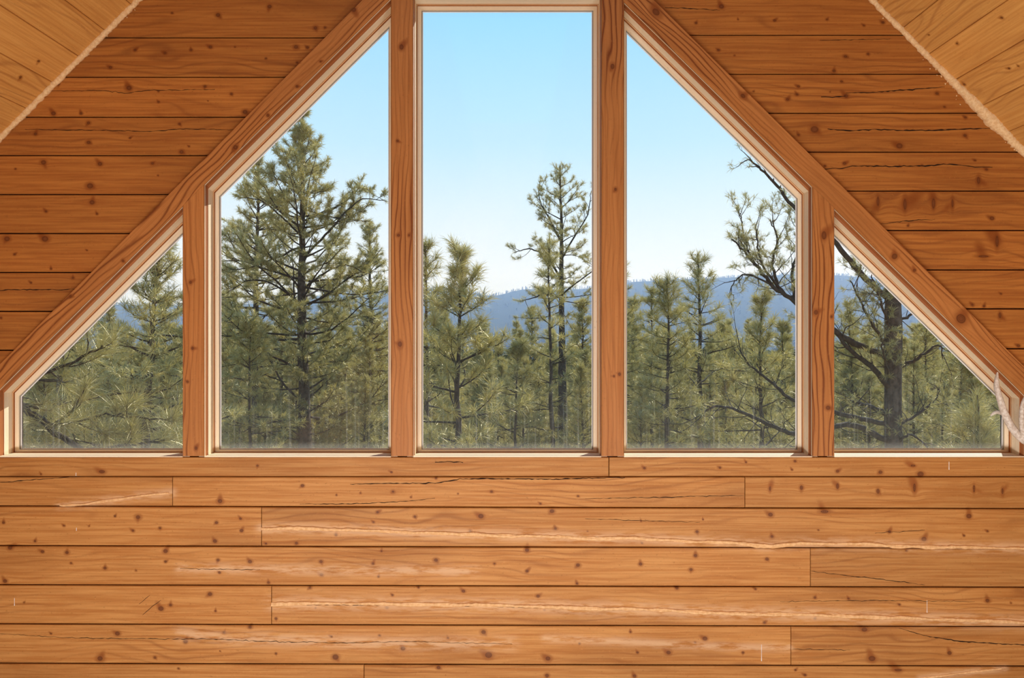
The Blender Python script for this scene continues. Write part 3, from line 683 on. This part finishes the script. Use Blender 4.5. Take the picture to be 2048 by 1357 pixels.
# ------------------------------------------------------------------ pines
def unit(v): return v / (np.linalg.norm(v, axis=-1, keepdims=True) + 1e-9)
class Pine:
    def __init__(s, seed):
        s.r = np.random.default_rng(seed); s.trunk = MB(); s.br = MB(); s.tc = []; s.ta = []; s.tl = []
    def tuft(s, c, a, L): s.tc.append(c); s.ta.append(a); s.tl.append(L)
    def stem(s, pts, rad, n=9): tube(s.trunk, pts, rad, n, jitter=.18)
    def twig(s, p, d, L, r, tl, dens, bare=0., curl=.35):
        q = s.r; n = 4; P = [p]; dd = unit(d)
        for k in range(n):
            dd = unit(dd + q.normal(0, .16, 3) + np.array((0, 0, curl * .25))); P.append(P[-1] + dd * L / n)
        P = np.array(P); tube(s.br, P, np.linspace(r, r * .45, n + 1), 4, cap=False)
        if q.random() < bare: return
        s.tuft(P[-1], dd, tl)
        m = int(L * dens)
        for k in range(m):
            f = q.uniform(.25, .95) * n; i = min(int(f), n - 1); c = P[i] + (P[i + 1] - P[i]) * (f - i)
            s.tuft(c, unit(P[i + 1] - P[i] + q.normal(0, .45, 3) + np.array((0, 0, .25))), tl * q.uniform(.7, 1))
    def branch(s, p, d, L, r, tl, dens=9, start=.3, side=.42, bare=0., rise=.22, step=.15, wig=.1):
        q = s.r; n = max(5, int(L / .22)); P = [p]; dd = unit(d)
        for k in range(n):
            dd = unit(dd + q.normal(0, wig, 3) + np.array((0, 0, rise * (k / n) * .8))); P.append(P[-1] + dd * L / n)
        P = np.array(P); tube(s.br, P, r * (1 - .78 * np.linspace(0, 1, n + 1)), 5, cap=False)
        x = start * L; sg = 1
        while x < L * .98:
            f = x / L * n; i = min(int(f), n - 1); c = P[i] + (P[i + 1] - P[i]) * (f - i); t = unit(P[i + 1] - P[i])
            sidev = unit(np.cross(t, np.array((0, 0, 1.)))) * sg
            td = unit(t * q.uniform(.35, .9) + sidev * q.uniform(.4, 1.) + np.array((0, 0, q.uniform(-.15, .45))))
            l2 = min(.75, (L - x * .75) * side * q.uniform(.6, 1.25)) + .05
            s.twig(c, td, l2, r * .28, tl, dens, bare)
            sg = -sg; x += step * q.uniform(.6, 1.4)
        s.tuft(P[-1], dd, tl * 1.05)
        if bare < .3: s.tuft(P[-2], unit(dd + q.normal(0, .3, 3)), tl)
        return P
    def limb(s, pts, r0, r1, tl, grow=True, ln=.5, step=.16, dens=6, bare=.3, updown=.3, start=.1, n=None):
        """a limb along given points with side shoots"""
        q = s.r; P = smooth_path(pts, n or max(8, len(pts) * 5)); m = len(P)
        P[1:-1] += q.normal(0, .006, (m - 2, 3))
        tube(s.br, P, np.linspace(r0, r1, m) * .78, 7)
        if not grow: return P
        seg = np.linalg.norm(np.diff(P, axis=0), axis=1); cum = np.concatenate(([0], np.cumsum(seg))); T = cum[-1]; x = start * T
        while x < T:
            i = min(np.searchsorted(cum, x) - 1, m - 2); i = max(i, 0); t = unit(P[i + 1] - P[i]); c = P[i] + t * (x - cum[i])
            dv = unit(t * .7 + q.normal(0, .75, 3) + np.array((0, 0, updown)))
            s.branch(c, dv, ln * q.uniform(.5, 1.3), max(r1 * .8, .006), tl, dens=dens, start=.35, bare=bare, rise=.3, step=.11, wig=.2, side=.55)
            x += step * q.uniform(.6, 1.5)
        s.tuft(P[-1], unit(P[-1] - P[-2]), tl)
        return P
    def needles(s, k, w, spread=.85, seed_len=.09):
        c = np.array(s.tc); a = unit(np.array(s.ta)); L = np.array(s.tl); n = len(c); q = s.r
        d = unit(a[:, None, :] * .75 + q.normal(0, spread * .62, (n, k, 3)) + np.array((0, 0, .10)))
        b = c[:, None, :] - a[:, None, :] * (q.random((n, k, 1)) * seed_len)
        ln = (L[:, None] * q.uniform(.65, 1.1, (n, k)))[..., None]
        sd = unit(np.cross(d, q.normal(0, 1, (n, k, 3)))) * (w * q.uniform(.7, 1.3, (n, k)))[..., None]
        mid = b + d * ln * .55 + np.array((0, 0, .004)); tip = b + d * ln - np.array((0, 0, .012)) * (ln / .17)
        V = np.stack((b - sd * .35, b + sd * .35, mid + sd * .5, mid - sd * .5, tip), 2).reshape(-1, 3)
        i = np.arange(n * k)[:, None] * 5
        mb = MB(); nv = np.repeat(q.random(n * k) ** 2, 5)
        mb.add(V, i + np.array((0, 1, 2, 3)), nv=nv)
        mb.f[3].append(i + np.array((3, 2, 4)))
        return mb
    def meshes(s, k=26, w=.0058, mat=None, **kw):
        return dict(trunk=s.trunk.mesh('trunk', M_BARK, True), branches=s.br.mesh('branches', M_TWIG, True), needles=s.needles(k, w, **kw).mesh('needles', mat or M_NEED))

def pine(seed, H, r0, lo, prof, tl=.17, per=(4, 6), gap=.34, dens=9, sparse=0., bare=0., lean=(0, 0), up=(-.05, .8), side=.42, skip=0., step=.15, wild=.14):
    """a whole ponderosa pine standing on the origin; prof(t) = branch length from crown foot (0) to tip (1)"""
    p = Pine(seed); q = p.r
    n = 26; z = np.linspace(-.3, H, n); wob = np.cumsum(q.normal(0, .012, (n, 2)), 0)
    ctr = np.stack((lean[0] * (z / H) ** 1.5 + wob[:, 0] - wob[0, 0] * 0, lean[1] * (z / H) + wob[:, 1], z), -1)
    rad = r0 * (1 - .93 * np.clip(z / H, 0, 1) ** .9) + .004
    rad[0] *= 1.3
    p.stem(ctr, rad)
    pos = lambda zz: np.array([np.interp(zz, z, ctr[:, k]) for k in range(3)])
    zc = lo
    while zc < H - .12:
        t = (zc - lo) / (H - lo); nb = q.integers(per[0], per[1] + 1); a0 = q.random() * 6.28
        for k in range(nb):
            if q.random() < skip: continue
            az_ = a0 + k * 6.283 / nb + q.normal(0, .3); el = up[0] + (up[1] - up[0]) * t ** 1.5 + q.normal(0, wild)
            L = max(.10, prof(t) * q.uniform(.75 - wild, 1.1 + wild * .8))
            d = np.array((math.cos(az_) * math.cos(el), math.sin(az_) * math.cos(el), math.sin(el)))
            rr = float(np.interp(zc, z, rad))
            zz = zc + q.normal(0, .05)
            p.branch(pos(zz), d, L, min(rr * .5, .007 + .010 * L), tl, dens=dens, start=.32 if L > .5 else .2, side=side, bare=bare, step=step)
        zc += gap * (1 - .45 * t) * q.uniform(.8, 1.2)
    top = pos(H); p.tuft(top, np.array((0, 0, 1.)), tl); p.tuft(top - (0, 0, .08), np.array((0.2, 0, 1.)), tl); p.tuft(top - (0, 0, .16), np.array((-.2, .1, 1.)), tl)
    for zz in np.arange(H - .6, H, .07): p.tuft(pos(zz), unit(np.array((q.normal(0, .7), q.normal(0, .7), .8))), tl * .9)
    return p

def plant(ms, loc, rz=0., sc=1., label=None, group=None, name='pine_tree', cat='tree'):
    r = empty(name, loc, rz); r.scale = (sc, sc, sc); tag(r, label, cat, group)
    for k, me in ms.items():
        o = bpy.data.objects.new(k, me); C.objects.link(o); o.parent = r
    return r

def where(px, dist):                   # stand on the ground at a viewing distance
    y = dist - D; x = (px - 1024) / FPX * dist
    return x, y, float(ground_z(x, y))
def hero(seed, px, ptop, dist, r0, lo_py, prof, label, lean=0., k=26, w=.0058, extra=None, **kw):
    x, y, gz = where(px, dist); top = EYE + (678 - ptop) / FPX * dist; H = top - gz
    lo = EYE + (678 - lo_py) / FPX * dist - gz
    p = pine(seed, H, r0, lo, prof, lean=(lean, 0), **kw)
    if extra: extra(p, lambda a, b, dy=0.: at(a, b, y + dy) - np.array((x, y, gz)))
    return plant(p.meshes(k, w), (x, y, gz), label=label), p

def prof(base, mid, top, tm=.35):
    return lambda t: np.interp(t, [0, tm, .8, 1], [base, mid, top + .12 * mid, top])

def tall_extra(p, o):
    kk = dict(ln=.42, dens=9, bare=.05, step=.12, start=.45, updown=.5)
    kk.update(dens=12)
    p.limb([o(602, 520), o(650, 470, -.2), o(690, 425, -.3), o(725, 398, -.3), o(772, 402, -.3)], .035, .008, .12, **kk)
    p.limb([o(602, 470), o(560, 430, -.2), o(520, 400, -.3), o(480, 395, -.3)], .03, .008, .12, **kk)
    p.limb([o(603, 580), o(650, 545, -.3), o(690, 530, -.4), o(730, 545, -.4)], .03, .008, .12, **kk)
    p.limb([o(603, 610), o(550, 570, -.3), o(500, 560, -.4), o(455, 585, -.4)], .03, .008, .12, **kk)
def ragged_extra(p, o):
    kk = dict(ln=.5, dens=8, bare=.05, step=.16, start=.35, updown=.4)
    p.limb([o(1122, 560), o(1095, 515, -.3), o(1060, 497, -.4), o(1028, 505, -.4)], .05, .012, .13, **kk)
    p.limb([o(1122, 480), o(1100, 440, -.2), o(1080, 400, -.2), o(1078, 370, -.2)], .04, .012, .13, **kk)
    p.limb([o(1122, 520), o(1150, 470, -.2), o(1175, 430, -.2), o(1182, 385, -.2)], .04, .012, .13, **kk)
    p.limb([o(1122, 590), o(1160, 560, -.2), o(1200, 530, -.2)], .04, .012, .13, **kk)
    p.limb([o(1122, 560), o(1080, 590, -.2), o(1045, 600, -.2)], .04, .012, .13, **kk)
hero(11, 604, 224, 14.5, .19, 905, (lambda t: np.interp(t, [0, .3, .6, .74, .84, .91, 1], [1.7, 1.7, 1.5, 1.05, .5, .3, .12])), 'tallest pine, straight trunk up the slanted window left of the middle one', k=32, gap=.26, per=(4, 6), tl=.15, dens=12, skip=.06, wild=.3, extra=tall_extra)
hero(12, 508, 322, 17.5, .15, 740, prof(1.5, 1.3, .35, .5), 'thinner tall pine immediately left of the tallest pine', lean=.1, gap=.30, bare=.04, per=(4, 6), dens=11, tl=.145, wild=.25)
hero(13, 736, 452, 20., .15, 800, prof(1.1, 1.0, .3), 'slim pine right of the tallest pine, hazy ridge behind it', lean=-.05, gap=.32, bare=.08, dens=10, tl=.145)
hero(14, 497, 640, 13., .055, 900, prof(.9, .8, .2), 'thin young pine low in front of the tallest pine at its left', dens=8)
hero(15, 276, 505, 11., .13, 860, prof(1.25, 1.1, .3), 'dark trunked pine behind the left triangular window', lean=.3, dens=9, gap=.3, per=(5, 6))
hero(16, 913, 512, 9.5, .085, 890, prof(.95, .8, .2), 'bushy young pine with big tufts at the left of the middle window', tl=.2, per=(4, 6), gap=.36, dens=8, k=32, up=(.15, .9))
hero(17, 866, 482, 11.5, .08, 820, prof(.75, .5, .2), 'narrow pine half hidden by the post left of the middle window', tl=.19, dens=7)
hero(18, 1122, 330, 22., .2, 620, prof(1.2, 1.1, .4, .6), 'tallest pine in the middle window, ragged open crown', gap=.46, bare=.08, skip=.12, dens=11, per=(4, 5), lean=-.05, tl=.155, wild=.3, extra=ragged_extra)
hero(19, 1103, 475, 14., .075, 860, prof(.75, .6, .2), 'slender pine in front of the tallest pine in the middle window', gap=.42, skip=.2, dens=6)
hero(20, 1338, 553, 12., .07, 890, prof(.8, .6, .2), 'young pine left of the two in the slanted window right of the middle', tl=.18, dens=8)
hero(21, 1404, 506, 14., .10, 850, prof(1.25, 1.0, .2), 'pointed pine standing against the blue ridge right of the middle window', dens=7, gap=.36)
hero(22, 1514, 598, 12., .07, 900, prof(.9, .7, .2), 'broad low pine between the pointed pine and the bare limbs', dens=7, up=(.2, .9))
hero(23, 1916, 690, 14., .075, 890, prof(.85, .6, .2), 'small dark stemmed pine right of the old gnarled pine', dens=7)
hero(24, 1238, 540, 16., .09, 800, prof(.9, .7, .2), 'pine mostly hidden by the post right of the middle window', dens=7)
hero(25, 1300, 580, 17., .07, 850, prof(.8, .6, .2), 'hazy slim pine behind the young pine near the right post', dens=7)
hero(26, 120, 560, 12.5, .12, 880, prof(1.1, 1.0, .25), 'bushy pine at the far left behind the near drooping bough', dens=8)
hero(27, 1035, 690, 13., .06, 900, prof(.8, .7, .2), 'low bushy pine at the foot of the slender pine', dens=8)

# the old gnarled pine on the right
dist = 9.6; x, y, gz = where(1781, dist)
def op(px, py, dy=0.): return at(px, py, y + dy) - np.array((x, y, gz))
p = Pine(31)
zt = EYE + (678 - 330) / FPX * dist - gz
zs = np.linspace(-.3, zt, 24); q = p.r
p.stem(np.stack((np.cumsum(q.normal(0, .006, 24)), np.cumsum(q.normal(0, .006, 24)), zs), -1), .125 - .03 * np.linspace(0, 1, 24), 12)
p.limb([op(1781, 600), op(1735, 560, -.3), op(1690, 510, -.5), op(1640, 440, -.6), op(1590, 415, -.7), op(1555, 372, -.8), op(1520, 335, -.8), op(1497, 318, -.8)], .055, .010, .088, ln=.30, dens=5, bare=.45, step=0.105, start=.5)
p.limb([op(1781, 715), op(1700, 680, -.3), op(1640, 640, -.5), op(1590, 604, -.6), op(1545, 570, -.7), op(1505, 520, -.7), op(1480, 492, -.75), op(1462, 478, -.8)], .06, .008, .088, ln=.34, dens=7, bare=.25, step=0.090, start=.45, updown=.7)
p.limb([op(1575, 592, -.6), op(1530, 540, -.7), op(1515, 490, -.7), op(1512, 450, -.7)], .024, .008, .095, ln=.42, dens=9, bare=.1, step=0.075, updown=.7)
p.limb([op(1560, 585, -.65), op(1545, 530, -.6), op(1555, 480, -.6), op(1540, 440, -.6)], .03, .008, .088, ln=.45, dens=8, bare=.15, step=0.083, updown=.7)
p.limb([op(1590, 600, -.6), op(1585, 540, -.5), op(1600, 490, -.5), op(1590, 440, -.5)], .028, .008, .088, ln=.45, dens=8, bare=.15, step=0.083, updown=.7)
p.limb([op(1505, 520, -.7), op(1490, 480, -.7), op(1482, 440, -.7), op(1478, 418, -.7)], .016, .006, .088, ln=.28, dens=8, bare=.1, step=0.075, updown=.8)
p.limb([op(1545, 570, -.7), op(1500, 548, -.8), op(1470, 560, -.9), op(1462, 590, -.9)], .018, .005, .09, ln=.28, dens=3, bare=.85, step=0.068, updown=-.3)
p.limb([op(1781, 885), op(1700, 850, -.3), op(1600, 868, -.6), op(1540, 850, -.7), op(1480, 822, -.8), op(1430, 812, -.8), op(1402, 830, -.8)], .055, .008, .09, ln=.5, dens=3, bare=.85, step=0.068, updown=-.2, start=.3)
p.limb([op(1781, 850), op(1690, 830, -.4), op(1590, 800, -.5), op(1545, 765, -.6), op(1500, 730, -.7), op(1475, 690, -.7)], .045, .007, .088, ln=.5, dens=5, bare=.5, step=0.090, start=.25)
p.limb([op(1781, 780), op(1740, 730, -.2), op(1700, 700, -.3), op(1660, 650, -.4), op(1620, 620, -.4)], .055, .012, .088, ln=.5, dens=5, bare=.5, step=0.090)
p.limb([op(1781, 830), op(1725, 808, -.2), op(1680, 795, -.4)], .05, .012, .088, ln=.5, dens=4, bare=.6, step=0.090)
p.limb([op(1785, 740), op(1830, 720, -.2), op(1850, 705, -.3), op(1880, 690, -.4), op(1885, 720, -.4)], .035, .006, .09, ln=.4, dens=3, bare=.75, step=0.075, updown=-.1)
p.limb([op(1785, 640), op(1820, 630, .1), op(1850, 600, .2), op(1870, 560, .2)], .03, .006, .088, ln=.45, dens=5, bare=.4, step=0.083)
p.limb([op(1785, 860), op(1830, 830, .1), op(1870, 800, .1), op(1880, 770, .1)], .03, .006, .088, ln=.45, dens=4, bare=.6, step=0.083)
p.limb([op(1785, 900), op(1815, 870, -.2), op(1840, 880, -.2), op(1860, 900, -.2)], .03, .006, .088, ln=.4, dens=4, bare=.6, step=0.083)
p.limb([op(1778, 700), op(1740, 640, -.4), op(1715, 590, -.4), op(1700, 560, -.4)], .03, .007, .088, ln=.5, dens=8, bare=.15, step=0.075, updown=.5)
p.limb([op(1778, 650), op(1760, 600, -.5), op(1750, 570, -.5), op(1740, 540, -.5)], .022, .007, .088, ln=.4, dens=8, bare=.15, step=0.075, updown=.5)
p.limb([op(1781, 760), op(1770, 720, -.5), op(1765, 690, -.6), op(1775, 660, -.6)], .02, .007, .088, ln=.3, dens=7, bare=.2, step=0.090, updown=.4)
plant(p.meshes(24, .0036, M_NEED2, spread=.9, seed_len=.05), (x, y, gz), label='old gnarled pine with thick dark trunk and bare crooked limbs on the right', name='old_pine')

# bough of a near pine that stands just left of the view
dist = 4.6; x, y, gz = where(-330, dist)
p = Pine(41); zs = np.linspace(-.3, 7., 20); p.stem(np.stack((0 * zs, 0 * zs, zs), -1), .16 - .012 * zs, 12)
def nb(px, py, dy=0.): return at(px, py, y + dy) - np.array((x, y, gz))
kw = dict(ln=.30, dens=9, bare=.03, step=.085, start=.45, updown=.25)
p.limb([nb(-330, 640), nb(-120, 720), nb(40, 812), nb(95, 850), nb(160, 900), nb(210, 930, -.05)], .034, .020, .20, **{**kw, 'start': .3, 'step': .13})
p.limb([nb(95, 850), nb(150, 845, .1), nb(220, 830, .2), nb(300, 840, .2)], .012, .006, .19, ln=.22, dens=9, bare=.03, step=.11, start=.3)
p.limb([nb(-330, 560), nb(-100, 660), nb(60, 740, .2), nb(150, 720, .2), nb(205, 690, .2)], .026, .008, .20, ln=.24, dens=8, bare=.03, step=.12, start=.6)
p.limb([nb(-330, 760), nb(-50, 850), nb(80, 900, .2), nb(200, 895, .2), nb(330, 880, .3)], .026, .008, .19, ln=.24, dens=8, bare=.03, step=.11, start=.5)
plant(p.meshes(46, .0021, None, spread=.8, seed_len=.05), (x, y, gz), label='near pine with long needled bough drooping into the left triangular window', name='near_pine')

# near sapling low at the right end
x, y, gz = where(1983, 6.2); H = EYE + (678 - 790) / FPX * 6.2 - gz
p = pine(43, H, .035, H - 1.3, prof(.45, .35, .12), tl=.19, per=(4, 5), gap=.3, dens=8, up=(.3, 1.))
plant(p.meshes(48, .0026), (x, y, gz), label='pine sapling with long needles behind the antler tips')
x, y, gz = where(330, 7.0); H = EYE + (678 - 845) / FPX * 7.0 - gz
p = pine(44, H, .035, H - 1.0, prof(.5, .4, .12), tl=.19, per=(4, 5), gap=.28, dens=8, up=(.3, 1.))
plant(p.meshes(46, .0026), (x, y, gz), label='low pine tip with long needles at the foot of the left triangular window')

# the dense wood behind: copies of a few pines
protos = []
for sd, H, r0, pr in ((51, 8.0, .11, prof(1.5, 1.25, .2)), (52, 7.0, .09, prof(1.3, 1.1, .25)), (53, 9.0, .13, prof(1.6, 1.3, .25)), (54, 6.0, .08, prof(1.2, 1.1, .25))):
    pp = pine(sd, H, r0, 1.0, pr, tl=.20, per=(5, 6), gap=.36, dens=8, step=.17); protos.append((H, pp.meshes(20, .0078)))
q = np.random.default_rng(77); spots = []
def filler(px, ptop, dist):
    H, ms = protos[q.integers(len(protos))]; x, y, gz = where(px, dist); top = EYE + (678 - ptop) / FPX * dist
    sc = (top - gz) / H
    if sc < .25 or sc > 1.7: return
    plant(ms, (x, y, gz - .05), q.random() * 6.28, sc, 'dense green pine in the wood behind the nearer window pines', 'pines of the dense wood beyond the windows')
for px, py, ds in ((560, 575, 24), (655, 565, 26), (455, 580, 22), (690, 605, 25), (880, 605, 22), (960, 645, 25), (1060, 610, 26), (1165, 600, 24), (330, 590, 20), (215, 600, 18), (100, 650, 16),
                   (1265, 595, 22), (1450, 640, 22), (1565, 640, 22), (1700, 605, 22), (1850, 640, 20), (620, 640, 19), (520, 640, 18), (740, 620, 21)): filler(px, py, ds)
for px in np.arange(-60, 2120, 66): filler(px + q.normal(0, 18), q.normal(742, 22), q.uniform(12.5, 16))
for px in np.arange(-80, 2140, 62): filler(px + q.normal(0, 20), q.normal(700, 16), q.uniform(17, 23))
for px in np.arange(-100, 2160, 56): filler(px + q.normal(0, 18), q.normal(668, 14), q.uniform(24, 34))
for px in np.arange(-100, 2160, 46): filler(px + q.normal(0, 18), q.normal(652, 10), q.uniform(36, 60))
for px in np.arange(-100, 2160, 40): filler(px + q.normal(0, 14), q.normal(645, 7), q.uniform(62, 95))

# ------------------------------------------------------------------ sky, sun, added room fill
w = bpy.data.worlds.new('sky'); bpy.context.scene.world = w; w.use_nodes = True; nt = w.node_tree; nt.nodes.clear()
tc = nt.nodes.new('ShaderNodeTexCoord'); sp = nt.nodes.new('ShaderNodeSeparateXYZ'); nt.links.new(tc.outputs['Generated'], sp.inputs[0])
cr = nt.nodes.new('ShaderNodeValToRGB'); nt.links.new(sp.outputs[2], cr.inputs[0])
def lin(c): return tuple(((v / 255) / 12.92 if v <= 10 else (((v / 255) + .055) / 1.055) ** 2.4) for v in c)
stops = [(0., (252, 252, 250)), (.09, (250, 252, 253)), (.17, (224, 241, 253)), (.26, (190, 229, 253)), (.42, (150, 214, 253)), (.7, (95, 170, 235)), (1., (60, 130, 215))]
e = cr.color_ramp.elements; e[0].position = 0; e[0].color = (*lin(stops[0][1]), 1); e[1].position = 1; e[1].color = (*lin(stops[-1][1]), 1)
for ps, c in stops[1:-1]: el = e.new(ps); el.color = (*lin(c), 1)
bg = nt.nodes.new('ShaderNodeBackground'); nt.links.new(cr.outputs[0], bg.inputs[0]); bg.inputs[1].default_value = 1.12
wo = nt.nodes.new('ShaderNodeOutputWorld'); nt.links.new(bg.outputs[0], wo.inputs[0])

def light(name, kind, loc, energy, col=(1, 1, 1), **kw):
    l = bpy.data.lights.new(name, kind); l.energy = energy; l.color = col
    for k, v in kw.items(): setattr(l, k, v)
    o = bpy.data.objects.new(name, l); C.objects.link(o); o.location = loc; return o
sun = light('sun', 'SUN', (0, 20, 20), 6.5, (1, .95, .86), angle=.01)
el, azm = math.radians(37), math.radians(32)
sd = Vector((math.sin(azm) * math.cos(el), math.cos(azm) * math.cos(el), math.sin(el))); sun.rotation_euler = sd.to_track_quat('Z', 'Y').to_euler()
a = light('low_fill', 'AREA', (-.85, -3.4, .24), 97, (1, .97, .93), shape='RECTANGLE', size=2.6, size_y=.34)  # added fill near the floor, brightens the gable wall; not a real source
a.rotation_euler = Vector((0, -1, -.12)).to_track_quat('Z', 'Y').to_euler()

b = light('low_side_fill', 'AREA', (1.7, -2.9, .15), 54, (1, .96, .9), shape='RECTANGLE', size=1.4, size_y=.5)  # second added fill, lifts the upper right wall and right ceiling
b.rotation_euler = (-Vector((.35, .75, .85))).to_track_quat('Z', 'Y').to_euler()

# ------------------------------------------------------------------ camera and look
cd = bpy.data.cameras.new('camera'); cam = bpy.data.objects.new('camera', cd); C.objects.link(cam)
cam.location = (0, -D, EYE); cam.rotation_euler = (math.radians(90), 0, 0)
cd.sensor_width = 36; cd.sensor_fit = 'HORIZONTAL'; cd.lens = FPX / 2048 * 36; cd.clip_end = 6000; cd.clip_start = .05
# the principal point sits half a pixel row off the frame's centre
cd.shift_y = (678.5 - 678) / 2048
sc = bpy.context.scene; sc.camera = cam
sc.view_settings.view_transform = 'Standard'; sc.view_settings.look = 'None'; sc.view_settings.gamma = 1; sc.view_settings.exposure = 0
sc.view_settings.use_curve_mapping = False
cy = sc.cycles
try:
    cy.use_denoising = True; cy.denoiser = 'OPENIMAGEDENOISE'; cy.denoising_prefilter = 'ACCURATE'
except Exception: pass
cy.max_bounces = 8; cy.diffuse_bounces = 4; cy.glossy_bounces = 3; cy.transparent_max_bounces = 12; cy.transmission_bounces = 4; cy.volume_bounces = 0
cy.sample_clamp_direct = 5; cy.sample_clamp_indirect = 3; cy.caustics_reflective = False; cy.caustics_refractive = False
